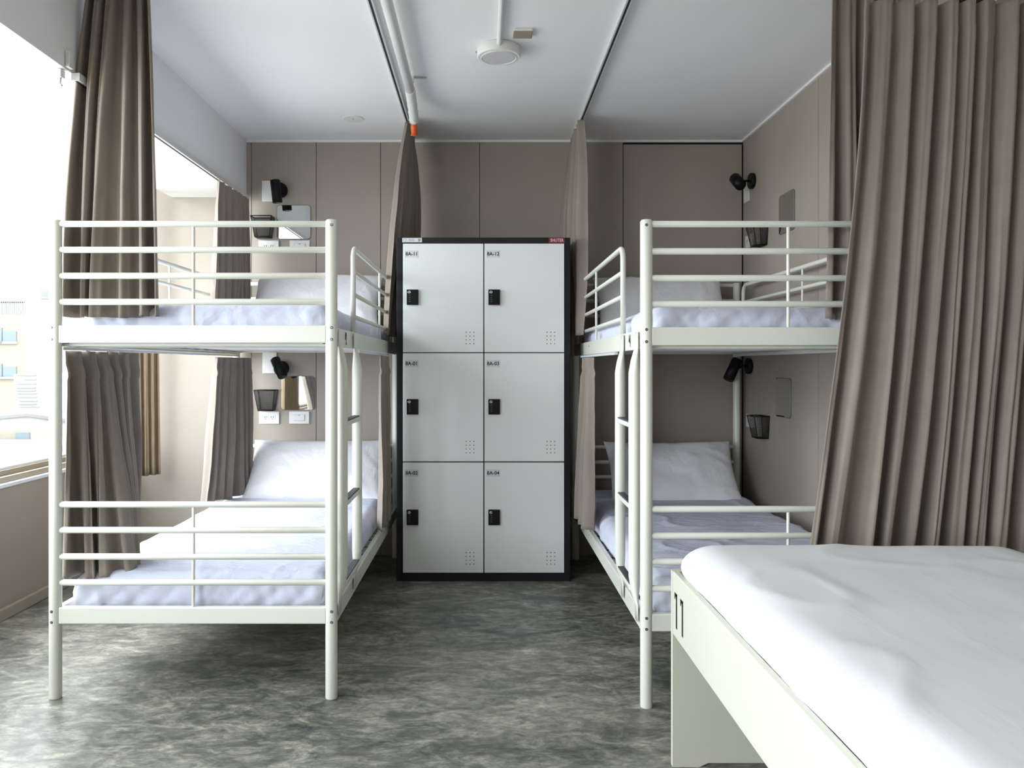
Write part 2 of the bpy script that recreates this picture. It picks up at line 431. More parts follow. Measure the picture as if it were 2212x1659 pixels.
# ------------------------------------------------------------------ mattresses and pillows
def rounded_box(lo, hi, r, m, name, n=(110, 130, 12), wr=.006, side=.010, seed=0, bulge=.01, sub=False, fr=1.0):
    lo = Vector(lo); hi = Vector(hi); c = (lo+hi)/2; h = (hi-lo)/2
    b = MB(); bm = b.bm
    def face(ax, sgn):
        u, v = [a for a in range(3) if a != ax]
        nu, nv = n[u], n[v]; P = []
        for i in range(nu+1):
            row = []
            for j in range(nv+1):
                p = [0, 0, 0]; p[ax] = sgn
                # denser towards the rims so that the rounding is smooth
                def e(t): t = 2*t-1; return math.sin(t*math.pi/2)*.55+t*.45
                p[u] = e(i/nu); p[v] = e(j/nv); row.append(Vector(p))
            P.append(row)
        return P
    for ax in range(3):
        for sg in (-1, 1):
            P = face(ax, sg); Q = []
            for row in P:
                q = []
                for p in row:
                    w = Vector((p.x*h.x, p.y*h.y, p.z*h.z))
                    rr = Vector((min(r, h.x), min(r, h.y), min(r, h.z)))
                    inner = Vector([max(-h[k]+rr[k], min(h[k]-rr[k], w[k])) for k in range(3)])
                    d = w-inner
                    nd = Vector([d[k]/rr[k] for k in range(3)])
                    if nd.length > 1e-6:
                        nd.normalize(); s_ = Vector([nd[k]*rr[k] for k in range(3)]); w = inner+s_
                        nn = nd
                    else: nn = Vector((0, 0, 1))
                    # bulging sides
                    t = 1-(w.z/h.z)**2
                    if abs(nn.z) < .9: w += Vector((nn.x, nn.y, 0))*bulge*t
                    g = w+c
                    if nn.z > -.5:
                        s1 = noise.noise(Vector((g.x*2.1*fr+seed, g.y*1.7*fr, g.z*2)))
                        s2 = noise.noise(Vector((g.x*6*fr+seed*3, g.y*5*fr, 1.3)))
                        rid = (1-abs(noise.noise(Vector((g.x*3.2*fr+g.y*1.4, g.y*3.1*fr-g.x, seed*1.7)))*2.6))
                        rid = max(0, rid)**6
                        w += nn*(wr*(s1*1.4+s2*.5)+wr*.9*rid)
                        k = 1-abs(nn.z)
                        if k > .2:                     # gathered creases down the sides
                            along = g.x if abs(nn.y) > abs(nn.x) else g.y
                            s3 = noise.noise(Vector((along*26+g.z*9, seed+2, g.z*4)))
                            s4 = -max(0, 1-abs(noise.noise(Vector((along*11-g.z*12, seed+7, 0))))*5)**2*.8+noise.noise(Vector((along*8-g.z*14, seed+7, 0)))*.6
                            w += nn*side*k*(s3*.8+s4)*(.4+.6*t)
                    q.append(w+c)
                Q.append(q)
            b.grid(Q, m)
    bmesh.ops.remove_doubles(bm, verts=bm.verts[:], dist=1e-5)
    return b.build(name, None, (c.x, c.y, lo.z))
tag(rounded_box((LX0+.028, 2.80, 1.217), (LX1-.035, 4.60, 1.352), .05, M['sheet'], 'mattress', seed=1, wr=.004),
    'mattress in a pale lavender sheet on the upper deck of the left bunk', 'mattress', 'mattresses in lavender sheets')
tag(rounded_box((LX0+.028, 2.725, .270), (LX1-.03, 4.60, .408), .05, M['sheet'], 'mattress', seed=5, wr=.004),
    'mattress in a pale lavender sheet on the lower deck of the left bunk', 'mattress', 'mattresses in lavender sheets')
tag(rounded_box((RX0+.035, 2.72, 1.207), (RX1-.028, 4.56, 1.336), .05, M['sheet'], 'mattress', seed=9, wr=.004),
    'mattress in a pale lavender sheet on the upper deck of the right bunk', 'mattress', 'mattresses in lavender sheets')
tag(rounded_box((RX0+.03, 2.655, .268), (RX1-.028, 4.56, .405), .05, M['sheet'], 'mattress', seed=14, wr=.009),
    'shaded mattress in a lavender sheet on the lower deck of the right bunk', 'mattress', 'mattresses in lavender sheets')

def pillow(cx, cy, cz, w, d, t, tilt, label, seed=0, yaw=0, roll=0):
    b = MB(); n = 44; top = []; bot = []
    for i in range(n+1):
        ra, rb = [], []
        for j in range(n+1):
            u = 2*i/n-1; v = 2*j/n-1
            u = math.sin(u*math.pi/2); v = math.sin(v*math.pi/2)
            # sides drawn in between the pointed corners
            x = u*w/2*(1-.06*(1-v*v)**1*abs(u)**3); y = v*d/2*(1-.09*(1-u*u)*abs(v)**3)
            e = (max(0, 1-abs(u)**2.6)*max(0, 1-abs(v)**2.6))**.52
            ed = (1-e)
            wr = noise.noise(Vector((x*5+seed, y*7, seed)))*.010+noise.noise(Vector((x*16+seed, y*14, 3)))*.004
            rid = max(0, 1-abs(noise.noise(Vector((x*6+y*5+seed, y*4-x*2, 2)))*3))**5*.008
            zc = math.sin(u*3+seed)*.006*ed
            ra.append(Vector((x, y, zc+e*t/2+(wr+rid)*min(1, e*1.6)+.0015)))
            rb.append(Vector((x, y, zc-e*t/2*.8+wr*.4*min(1, e)-.0015)))
        top.append(ra); bot.append(rb)
    b.grid(top, M['pillow']); b.grid(bot, M['pillow'])
    bmesh.ops.remove_doubles(b.bm, verts=b.bm.verts[:], dist=.0032)
    R = Matrix.Rotation(yaw, 3, 'Z') @ Matrix.Rotation(tilt, 3, 'X') @ Matrix.Rotation(roll, 3, 'Y')
    c = Vector((cx, cy, cz))
    for v in b.bm.verts: v.co = R @ v.co + c
    o = b.build('pillow', None, (cx, cy, cz))
    tag(o, label, 'pillow', 'white pillows'); return o
pillow(-.945, 4.455, 1.495, .74, .42, .13, math.radians(50), 'white pillow leaning on the head of the upper left bunk', 1)
pillow(-.935, 4.425, .540, .78, .42, .17, math.radians(48), 'bright plump white pillow at the head of the lower left bunk', 4)
pillow(1.00, 4.42, 1.475, .74, .42, .13, math.radians(52), 'white pillow at the head of the upper right bunk', 8)
pillow(1.045, 4.36, .535, .72, .42, .15, math.radians(50), 'shaded white pillow at the head of the lower right bunk', 12)

# ------------------------------------------------------------------ curtains
def curtain(top, bot, ztop, zbot, nf, amp, label, seed=0, m='curtain', header=.0, ctrl=None, group=None, slant=1.0, hem=.04, amp_bot=1.0, amp_top=.55, sag=0.0, nv=46):
    """top/bot: polylines (x, y) in plan; folds run down the cloth"""
    rnd = random.Random(seed)
    def arc(pl):
        L = [0]
        for a, c in zip(pl, pl[1:]): L.append(L[-1]+math.dist(a, c))
        def f(t):
            s = t*L[-1]
            for k in range(len(pl)-1):
                if s <= L[k+1]+1e-9:
                    q = (s-L[k])/(L[k+1]-L[k]); return (pl[k][0]+(pl[k+1][0]-pl[k][0])*q, pl[k][1]+(pl[k+1][1]-pl[k][1])*q)
            return pl[-1]
        return f, L[-1]
    ft, lt = arc(top); fb, lb = arc(bot)
    fc = arc(ctrl)[0] if ctrl else None
    def bounds():
        w = [rnd.uniform(.55, 1.5) for _ in range(nf)]; s = sum(w); a = [0]
        for x in w: a.append(a[-1]+x/s)
        return a, w
    bt, wt = bounds()
    bb = [bt[0]]
    for k in range(1, nf): bb.append(bt[k]+slant*rnd.uniform(-.33, .33)/nf)
    bb.append(1.0)
    am = [rnd.uniform(.55, 1.25) for _ in range(nf)]; skew = [rnd.uniform(-.6, .6) for _ in range(nf)]
    spf = 14; nu = nf*spf
    P = []
    for i in range(nu+1):
        k = min(i//spf, nf-1); t = (i-k*spf)/spf; row = []
        for j in range(nv+1):
            v = j/nv; v = v**1.15
            q = v
            u = (bt[k]+(bt[k+1]-bt[k])*t)*(1-q)+(bb[k]+(bb[k+1]-bb[k])*t)*q
            a, c = ft(u), fb(u)
            if fc:
                mdl = fc(u)
                x = a[0]*(1-q)**2+2*mdl[0]*q*(1-q)+c[0]*q*q; y = a[1]*(1-q)**2+2*mdl[1]*q*(1-q)+c[1]*q*q
            else: x = a[0]*(1-q)+c[0]*q; y = a[1]*(1-q)+c[1]*q
            e = .01
            a0, a1 = ft(max(0, u-e)), ft(min(1, u+e)); c0, c1 = fb(max(0, u-e)), fb(min(1, u+e))
            dx = (a1[0]-a0[0])*(1-q)+(c1[0]-c0[0])*q; dy = (a1[1]-a0[1])*(1-q)+(c1[1]-c0[1])*q
            l = math.hypot(dx, dy) or 1; tx, ty = dx/l, dy/l; nx, ny = -ty, tx
            A = amp*(amp_top+(1-amp_top)*min(1, v*1.6))*(1+(amp_bot-1)*max(0, (v-.4)/.6))
            ph = 2*math.pi*t
            wv = .17+.06*skew[k]
            val = math.exp(-((t-.5-.12*skew[k])/wv)**2)
            wave = (1.9*val-.75)*min(1.15, .6+am[k]*.5)*.9+.30*math.sin(ph)*skew[k]+.18*math.sin(2*ph+v*3+skew[k]*5)
            d = A*wave+amp*.35*noise.noise(Vector((u*nf*.6+seed, v*2.2, seed)))
            if header and v*(1-0) * abs(ztop-zbot) < header:
                d *= .82
            lat = A*.70*math.sin(2*math.pi*(t-.12*skew[k]))*-1*val*am[k]*(.35+.65*min(1, v*1.4))
            small = .0022*noise.noise(Vector((u*nf*3+seed*2, v*9, 5)))
            d += small
            z = ztop+(zbot-ztop)*v
            if v > .9: z += .012*noise.noise(Vector((u*nf*.8, seed, 0)))*(v-.9)*10
            z -= sag*math.sin(math.pi*u)*v
            hz = abs(ztop-z)
            if header and abs(hz-header) < .016: d -= .004
            row.append(Vector((x+nx*d+tx*lat, y+ny*d+ty*lat, z)))
        P.append(row)
    b = MB(); b.grid(P, M[m])
    c = Vector(((top[0][0]+top[-1][0])/2, (top[0][1]+top[-1][1])/2, ztop))
    o = b.build('curtain', None, c, norm=False)
    s = o.modifiers.new('thickness', 'SOLIDIFY'); s.thickness = .0022; s.offset = 0
    tag(o, label, 'curtain', group or 'taupe privacy curtains'); return o
curtain([(-1.375, 2.745), (-1.18, 2.79)], [(-1.455, 2.745), (-1.145, 2.775)], 2.455, 1.30, 5, .036,
        'long taupe curtain gathered at the foot of the upper left bunk beside the window', 11, slant=2.2, amp_top=.8, ctrl=[(-1.455, 2.745), (-1.15, 2.785)])
curtain([(-1.385, 4.10), (-1.372, 4.58)], [(-1.40, 4.05), (-1.35, 4.52)], 2.10, 1.365, 7, .026,
        'taupe curtain under the ceiling box at the head of the upper left bunk', 12)
curtain([(-1.462, 2.728), (-1.430, 3.25)], [(-1.455, 2.735), (-1.25, 2.765), (-1.33, 3.00)], 1.182, .392, 6, .034,
        'taupe curtain hanging by the window over the foot of the lower left bunk', 33, header=.075, slant=1.6)
curtain([(-1.405, 4.14), (-1.36, 4.56)], [(-1.44, 4.03), (-1.30, 4.40)], 1.175, .418, 6, .032,
        'grey taupe curtain at the head of the lower left bunk beside the beige wall', 14, header=.075, slant=1.5)
curtain([(-.497, 3.78), (-.495, 4.06)], [(-.500, 3.76), (-.497, 4.10)], 1.178, .335, 3, .018,
        'narrow taupe curtain on the aisle side of the lower left bunk beside the lockers', 15, header=.075, amp_bot=1.3)
curtain([(-.413, 4.24), (-.413, 4.63)], [(-.507, 4.10), (-.465, 4.62)], 2.45, 1.29, 6, .036,
        'dark taupe curtain hanging from the ceiling left of the lockers', 16, slant=1.6, amp_top=.35, amp_bot=.45, ctrl=[(-.52, 4.20), (-.32, 4.63)])
curtain([(.531, 4.20), (.525, 4.60)], [(.510, 4.12), (.500, 4.54)], 2.45, 1.29, 6, .038,
        'dark taupe curtain hanging from the ceiling right of the lockers', 27, slant=1.6, amp_top=.45, amp_bot=.5, ctrl=[(.54, 4.16), (.41, 4.62)])
curtain([(.513, 3.72), (.513, 4.02)], [(.513, 3.76), (.500, 4.14)], 1.170, .34, 3, .026,
        'narrow taupe curtain on the aisle side of the lower right bunk beside the lockers', 18, header=.075, amp_bot=1.2)
curtain([(1.20, 2.72), (1.50, 2.72)], [(1.16, 2.685), (1.47, 2.70)], 2.455, 1.29, 5, .030,
        'taupe curtain at the foot of the upper right bunk, behind the bunk rails', 19, slant=1.6, amp_top=.7)
curtain([(1.175, 2.44), (1.76, 2.45), (2.2, 2.46)], [(.955, 2.40), (1.68, 2.45), (2.15, 2.46)], 2.262, .40, 17, .036,
        'wide pleated taupe curtain in the right foreground behind the white bed', 20, header=.092, slant=1.3, amp_top=.7, amp_bot=1.3,
        ctrl=[(1.135, 2.44), (1.73, 2.45), (2.18, 2.46)], nv=70)
curtain([(-2.02, 4.42), (-1.90, 4.56)], [(-2.02, 4.42), (-1.885, 4.58)], 2.40, .50, 5, .016,
        'tan window curtain in the far corner behind the left bunk', 21, m='curtain_tan', group='window curtains')
curtain([(-1.96, 1.05), (-1.94, 1.75)], [(-1.97, 1.05), (-1.95, 1.72)], 2.40, .45, 12, .022,
        'tan window curtain nearer the camera, reflected in the lower left mirror', 22, m='curtain_tan', group='window curtains')

# curtain tracks
def track(pts, label, z, w=.022, h=.020, slot=True, mt='alu', hooks=()):
    b = MB()
    for (a, c) in zip(pts, pts[1:]):
        x0, x1 = sorted((a[0], c[0])); y0, y1 = sorted((a[1], c[1]))
        b.box((x0-w/2, y0-(w/2 if y0 == y1 else 0), z-h), (x1+w/2, y1+(w/2 if y0 == y1 else 0), z), M[mt], .001)
        if slot:
            if x0 == x1: b.box((x0-.0045, y0+.006, z-h-.0006), (x0+.0045, y1-.006, z-h+.004), M['slot'])
            else: b.box((x0+.006, y0-.0045, z-h-.0006), (x1-.006, y0+.0045, z-h+.004), M['slot'])
    o = b.build('curtain_track', None, (pts[0][0], pts[0][1], z-h))
    tag(o, label, 'curtain track', 'curtain tracks'); return o
track([(-.413, 4.66), (-.413, 2.74), (-1.40, 2.74)], 'white ceiling curtain track with a dark slot, left of the round lamp', ZC)
track([(.531, 4.66), (.531, 2.68), (1.53, 2.68)], 'white ceiling curtain track with a dark slot, right of the round lamp', ZC)
track([(-1.40, 4.66), (-1.40, 2.70)], 'white curtain track under the ceiling box beside the window', ZS, .03, .026, True)
track([(-1.435, 4.60), (-1.435, 2.70)], 'white curtain track under the upper deck, window side of the left bunk', 1.194, .014, .010, False)
track([(-.498, 4.10), (-.498, 3.12)], 'short white curtain track under the upper deck, aisle side of the left bunk', 1.192, .014, .010, False)
track([(.513, 4.10), (.513, 3.04)], 'short white curtain track under the upper deck, aisle side of the right bunk', 1.182, .014, .010, False)
b = MB(); b.rod((1.05, 2.45, 2.285), (2.69, 2.45, 2.285), .009, M['alu'])
for k in range(16):
    x = 1.2+k*.066; r = .014
    b.tube([(x, 2.45+r*math.cos(a*math.pi/8), 2.281+r*math.sin(a*math.pi/8)) for a in range(17)], .0022, M['plastic'], 6, caps=False)
b.cyl((2.69, 2.45, 2.285), (1, 0, 0), .02, .01, M['alu'])
tag(b.build('curtain_rod', None, (1.9, 2.45, 2.285)), 'white curtain rod with rings above the wide foreground curtain', 'curtain rod')
b = MB(); b.box((XS+.002, 2.655, ZS+.004), (XS+.017, 2.683, ZS+.06), M['plastic'], .003); b.box((XS-.03, 2.655, ZS-.028), (XS-.012, 2.683, ZS-.002), M['plastic'], .002)
b.tube([(XS-.02, 2.67, ZS-.026), (XS-.02, 2.665, ZS-.05), (XS-.012, 2.663, ZS-.058)], .0025, M['steel'], 8)
tag(b.build('track_end_bracket', None, (XS, 2.67, ZS)), 'small white end bracket of the curtain track below the ceiling box', 'bracket')

# ------------------------------------------------------------------ locker
LYF, LD = 4.126, .45
s_l = F/LYF
def lx(px): return (px-VX)/s_l
def lz(py): return CZ+(VY-py)/s_l
root = thing('locker_cabinet', 'black steel cabinet with six grey-white locker doors between the two bunks', 'locker', (0, LYF+LD/2, 0))
X0, X1, ZT = -.455, .456, 1.802
b = MB(); k = M['locker_black']
b.box((X0, LYF, 0), (X0+.03, LYF+LD, ZT), k, .003); b.box((X1-.03, LYF, 0), (X1, LYF+LD, ZT), k, .003)
b.box((X0+.03, LYF, ZT-.03), (X1-.03, LYF+LD, ZT), k); b.box((X0+.03, LYF, 0), (X1-.03, LYF+LD, .046), k)
b.box((X0+.03, LYF+.03, .046), (X1-.03, LYF+LD, ZT-.03), k)
b.build('body', root, (0, LYF, 0))
names = [['8A-11', '8A-12'], ['8A-01', '8A-03'], ['8A-02', '8A-04']]
cols = [(lx(870.5), lx(1044.2)), (lx(1046.3), lx(1218.5))]
rows = [(lz(526.5), lz(761)), (lz(763), lz(996.5)), (lz(999), lz(1236.5))]
for r in range(3):
    for c in range(2):
        a0, a1 = cols[c]; z1, z0 = rows[r]
        b = MB(); b.box((a0, LYF-.006, z0), (a1, LYF+.02, z1), M['locker_door'], .0016)
        gx, gz = a1-.070, z0+.075
        for i in range(3):
            for j in range(4):
                b.cyl((gx+(i-1)*.0202, LYF-.0055, gz+(j-1.5)*.0200), (0, -1, 0), .0027, .0008, M['slot'], 10)
        d = b.build('door', root, (a0, LYF, z0))
        px, pz = a0+.047, z1-.055
        b = MB(); b.box((px-.036, LYF-.0068, pz-.0185), (px+.034, LYF-.0058, pz+.0185), M['paper'])
        for sx in (-1, 1):
            for sz in (-1, 1):
                b.tube([(px-.001+sx*.034, LYF-.0072, pz+sz*.017), (px-.001+sx*.028, LYF-.0072, pz+sz*.012)], .0006, M['faint'], 6)
        lettering(b, names[r][c], .0262, (px-.001, LYF-.0072, pz), '-y', M['ink'], 1.0)
        b.build('number_label', d, (px, LYF, pz))
        kx, kz = a0+.051, (z0+z1)/2+.003
        b = MB(); b.box((kx-.030, LYF-.020, kz-.040), (kx+.030, LYF-.004, kz+.040), M['black'], .003)
        b.tube([(kx-.016+.0062*math.cos(t*math.pi/8), LYF-.0205, kz+.026+.0062*math.sin(t*math.pi/8)) for t in range(17)], .0019, M['silver'], 8, caps=False)
        b.cyl((kx-.016, LYF-.0198, kz+.026), (0, -1, 0), .0026, .0015, M['silver'], 12)
        for t in range(4): b.box((kx-.019, LYF-.0215, kz-.026+t*.011), (kx-.009, LYF-.0196, kz-.020+t*.011), M['grip'], .0012)
        b.build('combination_lock', d, (kx, LYF, kz))
b = MB(); cx, cz = (lx(1186)+lx(1220))/2, ZT-.0155
b.box((lx(1185.5), LYF-.002, cz-.0155), (lx(1220), LYF+.001, cz+.0145), M['red'], .001)
lettering(b, 'SHUTER', .0235, (cx, LYF-.0026, cz), '-y', M['text_white'], .82)
b.build('maker_plate', root, (cx, LYF, cz))
b = MB(); x0, x1 = lx(869), lx(911.5); z0, z1 = lz(523.5), lz(514)
b.box((x0, LYF-.0018, z0), (x1, LYF+.001, z1), M['paper'])
b.tube([(x0+.014+.0075*math.cos(t*math.pi/8), LYF-.002, (z0+z1)/2+.0075*math.sin(t*math.pi/8)) for t in range(17)], .001, M['faint'], 6, caps=False)
for q in range(3): b.box((x0+.033, LYF-.0022, z0+.006+q*.005), (x0+.063, LYF-.0014, z0+.008+q*.005), M['faint'])
b.box((x1-.020, LYF-.0022, z0+.004), (x1-.008, LYF-.0014, z0+.019), M['faint'], .001)
b.build('sticker', root, (x0, LYF, z0))

# ------------------------------------------------------------------ ceiling fittings
lamp = thing('ceiling_lamp', 'round white surface-mounted ceiling lamp at the end of a conduit', 'ceiling lamp', (.069, 3.33, ZC))
b = MB(); c = (.066, 3.33, ZC); b.cyl(c, (0, 0, -1), .092, .042, M['plastic'], 48, .004)
b.cyl((c[0]-.093, c[1]-.005, ZC-.02), (-1, 0, 0), .004, .006, M['steel'], 10)
b.tube([(c[0]+.074*math.cos(t*math.pi/24), c[1]+.074*math.sin(t*math.pi/24), ZC-.0425) for t in range(49)], .0022, M['plastic'], 8, caps=False)
b.build('housing', lamp, (c[0], c[1], ZC-.04))
b = MB(); b.cyl((c[0], c[1], ZC-.0405), (0, 0, -1), .068, .003, M['diffuser'], 48, .001); b.build('diffuser', lamp, (c[0], c[1], ZC-.04))
b = MB(); b.tube([(.066, YN+.02, ZC-.0125), (.066, 3.22, ZC-.0125), (.066, 3.245, ZC-.02)], .0105, M['plastic'], 16)
tag(b.build('conduit_pipe', None, (.066, 1.5, ZC-.0125)), 'thin white conduit running along the ceiling to the round lamp', 'pipe')
b = MB(); b.box((.122, 3.135, ZC-.012), (.198, 3.212, ZC), M['plastic'], .003); b.box((.120, 3.133, ZC-.016), (.196, 3.200, ZC-.0121), M['wallpaint'], .003)
tag(b.build('junction_box_cover', None, (.16, 3.17, ZC-.015)), 'small square beige cover plate on the ceiling beside the round lamp', 'cover plate')
b = MB(); p = at(763, 256, F/(534/1.345)); b.cyl((p.x, p.y, ZC), (0, 0, -1), .057, .005, M['plastic'], 40, .002); b.cyl((p.x+.0, p.y-.01, ZC-.005), (0, 0, -1), .003, .003, M['faint'], 10)
tag(b.build('ceiling_disc_cover', None, (p.x, p.y, ZC-.004)), 'flat round white cover on the ceiling above the left bunk', 'cover plate')
pipe = thing('ceiling_pipe', 'thick white pipe along the ceiling left of the lamp, ending in an orange stub', 'pipe', (-.345, 2.0, 2.428))
b = MB()
b.tube([(-.345, YN+.02, 2.430), (-.345, 3.0, 2.430), (-.345, 3.72, 2.430)], .0215, M['plastic'], 20); b.build('white_pipe', pipe, (-.345, 2, 2.43))
b = MB(); pts = []; rs = []
for i in range(26):
    t = i/25; pts.append((-.345-.010*t, 3.70+.335*t, 2.430-.045*t**2.4)); rs.append(.0235+.0022*math.sin(i*2.4)+.001*math.sin(i*5.1))
b.tube(pts, rs, M['tape'], 20); b.build('wrapped_tape', pipe, (-.35, 3.85, 2.42))
b = MB(); b.tube([(-.3555, 4.030, 2.389), (-.357, 4.060, 2.360), (-.357, 4.072, 2.325)], .0165, M['orange'], 20); b.cyl((-.357, 4.072, 2.326), (0, .25, -1), .0185, .006, M['orange'], 20)
b.build('orange_stub', pipe, (-.356, 4.04, 2.37))
b = MB(); b.rod((-.325, 3.66, ZC-.006), (-.262, 3.66, ZC-.006), .003, M['steel'], 8); b.box((-.352, 3.65, 2.448), (-.322, 3.672, ZC), M['plastic'], .002)
b.build('pipe_clip', pipe, (-.33, 3.66, ZC))

# ------------------------------------------------------------------ wall fittings
def rrect(mb, c, w, h, t, r, face, m, inset=0):
    pts = []
    w2, h2 = w/2-inset, h/2-inset
    for (sx, sz, a0) in ((1, 1, 0), (-1, 1, 90), (-1, -1, 180), (1, -1, 270)):
        for k in range(7):
            a = math.radians(a0+15*k); pts.append((sx*(w2-r)+r*math.cos(a), sz*(h2-r)+r*math.sin(a)))
    front, back = [], []
    for (u, v) in pts:
        if face == '-y': front.append(mb.bm.verts.new((c[0]+u, c[1]-t, c[2]+v))); back.append(mb.bm.verts.new((c[0]+u, c[1], c[2]+v)))
        else: front.append(mb.bm.verts.new((c[0]-t, c[1]-u, c[2]+v))); back.append(mb.bm.verts.new((c[0], c[1]-u, c[2]+v)))
    fs = [mb.bm.faces.new(front), mb.bm.faces.new(back[::-1])]
    n = len(pts)
    for k in range(n): fs.append(mb.bm.faces.new((front[k], back[k], back[(k+1) % n], front[(k+1) % n])))
    mb._set(fs, m, False)
def mirror(c, face, label, w=.204, h=.204):
    b = MB(); rrect(b, c, w, h, .004, .02, face, M['mirror_edge'])
    c2 = (c[0], c[1]-.004, c[2]) if face == '-y' else (c[0]-.004, c[1], c[2])
    rrect(b, c2, w, h, .0015, .018, face, M['mirror'], .0025)
    tag(b.build('wall_mirror', None, c), label, 'mirror', 'small frameless wall mirrors')
def plate(c, face, kind, label, w=.120, h=.074):
    t = thing(kind, label, {'power_socket': 'power socket', 'wall_switch': 'wall switch', 'wall_box': 'wall box'}[kind], c, {'power_socket': 'white power sockets', 'wall_switch': 'white wall switches', 'wall_box': 'white wall boxes'}[kind])
    def bx(b, u0, u1, v0, v1, d0, d1, m, bev=0):
        if face == '-y': b.box((c[0]+u0, c[1]-d1, c[2]+v0), (c[0]+u1, c[1]-d0, c[2]+v1), m, bev)
        else: b.box((c[0]-d1, c[1]-u1, c[2]+v0), (c[0]-d0, c[1]-u0, c[2]+v1), m, bev)
    b = MB(); bx(b, -w/2, w/2, -h/2, h/2, 0, .008, M['plastic'], .002); b.build('plate', t, c)
    if kind == 'power_socket':
        for s_ in (-1, 1):
            b = MB(); u = s_*.019
            bx(b, u-.016, u+.016, -.016, .016, .008, .0095, M['plastic'], .0005)
            bx(b, u-.0075, u-.0045, -.001, .009, .0090, .0101, M['ink']); bx(b, u+.0045, u+.0075, -.001, .009, .0090, .0101, M['ink'])
            bx(b, u-.002, u+.002, -.010, -.005, .0090, .0101, M['ink'])
            b.build('outlet', t, c)
    elif kind == 'wall_switch':
        b = MB(); bx(b, -.034, .034, -.0185, .0185, .008, .0086, M['faint']); bx(b, -.0325, .0325, -.017, .0175, .0083, .0115, M['plastic'], .001)
        bx(b, -.006, .006, .013, .0165, .0115, .012, M['faint']); b.build('rocker', t, c)
    return t
def basket(c, face, label):
    t = thing('wire_basket', label, 'basket', c, 'black mesh wall baskets')
    def P(u, d, v):
        return (c[0]+u, c[1]-d, c[2]+v) if face == '-y' else (c[0]-d, c[1]-u, c[2]+v)
    wt, wb, h, dt, db = .060, .043, .120, .085, .062
    b = MB()
    def ring(f, r, mt=M['black']):
        w = wb+(wt-wb)*f; d = db+(dt-db)*f; v = -h/2+h*f
        b.tube([P(-w, .004, v), P(-w, d, v), P(w, d, v), P(w, .004, v), P(-w, .004, v)], r, mt, 6, caps=False)
    ring(1, .0032); ring(0, .0030)
    for u in (-1, 1):
        for dd in (0, 1):
            b.tube([P(u*wb, .004 if not dd else db, -h/2), P(u*wt, .004 if not dd else dt, h/2)], .002, M['black'], 6)
    b.build('rim', t, c)
    b = MB()
    n = 16
    for k in range(1, n): ring(k/n, .0007, M['mesh'])
    for k in range(15):
        q = -1+2*k/14
        b.tube([P(q*wb, db, -h/2), P(q*wt, dt, h/2)], .0007, M['mesh'], 4); b.tube([P(q*wb, .004, -h/2), P(q*wt, .004, h/2)], .0007, M['mesh'], 4)
    for k in range(1, 10):
        q = k/10
        for sg in (-1, 1): b.tube([P(sg*wb, .004+(db-.004)*q, -h/2), P(sg*wt, .004+(dt-.004)*q, h/2)], .0007, M['mesh'], 4)
        b.tube([P(-wb, .004+(db-.004)*q, -h/2), P(wb, .004+(db-.004)*q, -h/2)], .0009, M['mesh'], 4)
    for k in range(9):
        q = -1+2*k/8; b.tube([P(q*wb, .004, -h/2), P(q*wb, db, -h/2)], .0009, M['mesh'], 4)
    b.build('mesh_body', t, c)
def spot(c, face, head_a, head_b, label, r=.0285, disc=.045):
    """c: centre of the base on the wall; head from head_a (back end) to head_b (lens end)"""
    t = thing('reading_spotlight', label, 'spotlight', c, 'black reading spotlights')
    c = Vector(c); n = Vector((0, -1, 0)) if face == '-y' else Vector((-1, 0, 0))
    a = Vector(head_a); e = Vector(head_b); d = (e-a).normalized()
    b = MB(); b.cyl(c, n, disc, .024, M['black'], 36, .003); b.build('base', t, c)
    mid = a+(e-a)*.5
    b = MB(); b.tube([c+n*.02, c+n*.045, mid], .0065, M['black'], 12); b.build('arm', t, c)
    b = MB(); L = (e-a).length
    b.tube([a, a+d*.004, a+d*(L-.002), e, e-d*.012, e-d*.013], [r-.004, r, r, r-.002, r-.004, .001], M['black'], 32); h = b.build('head', t, mid)
    b = MB(); b.cyl(e-d*.0128, d, r-.006, .003, M['lens'], 28, .001); b.cyl(e-d*.0098, d, .008, .004, M['silver'], 16, .001)
    b.build('lens', h, e)
yb = YB
# back wall, upper left bunk
p = at(606, 412, yb); spot((p.x, yb, p.z), '-y', (at(594, 389, 4.58)), (at(599.5, 438, 4.58)), 'black spotlight pointing down on the back wall above the upper left bunk')
p = at(582, 413, yb); plate((p.x, yb, p.z), '-y', 'wall_box', 'white box behind the spotlight above the upper left bunk', .085, .124)
p = at(635, 480, yb); mirror((p.x, yb, p.z), '-y', 'square mirror with rounded corners above the upper left bunk')
p = at(572, 493, yb); basket((p.x, yb, p.z), '-y', 'black mesh basket on the back wall beside the upper left mirror')
p = at(581, 533, yb); plate((p.x, yb, p.z), '-y', 'power_socket', 'white double socket below the basket of the upper left bunk')
p = at(648, 533, yb); plate((p.x, yb, p.z), '-y', 'wall_switch', 'white switch below the mirror of the upper left bunk')
# back wall, lower left bunk
p = at(609, 796, yb); spot((p.x, yb, p.z), '-y', (at(594, 776, 4.60)), (at(611, 813, 4.54)), 'black spotlight tilted down on the back wall above the lower left bunk')
p = at(583, 784, yb); plate((p.x, yb, p.z), '-y', 'wall_box', 'white box behind the spotlight above the lower left bunk', .085, .124)
p = at(644, 849, yb); mirror((p.x, yb, p.z), '-y', 'square mirror with rounded corners above the lower left bunk')
p = at(579, 864, yb); basket((p.x, yb, p.z), '-y', 'black mesh basket on the back wall beside the lower left mirror')
p = at(582, 902, yb); plate((p.x, yb, p.z), '-y', 'power_socket', 'white double socket below the basket of the lower left bunk')
p = at(647, 902, yb); plate((p.x, yb, p.z), '-y', 'wall_switch', 'white switch below the mirror of the lower left bunk')
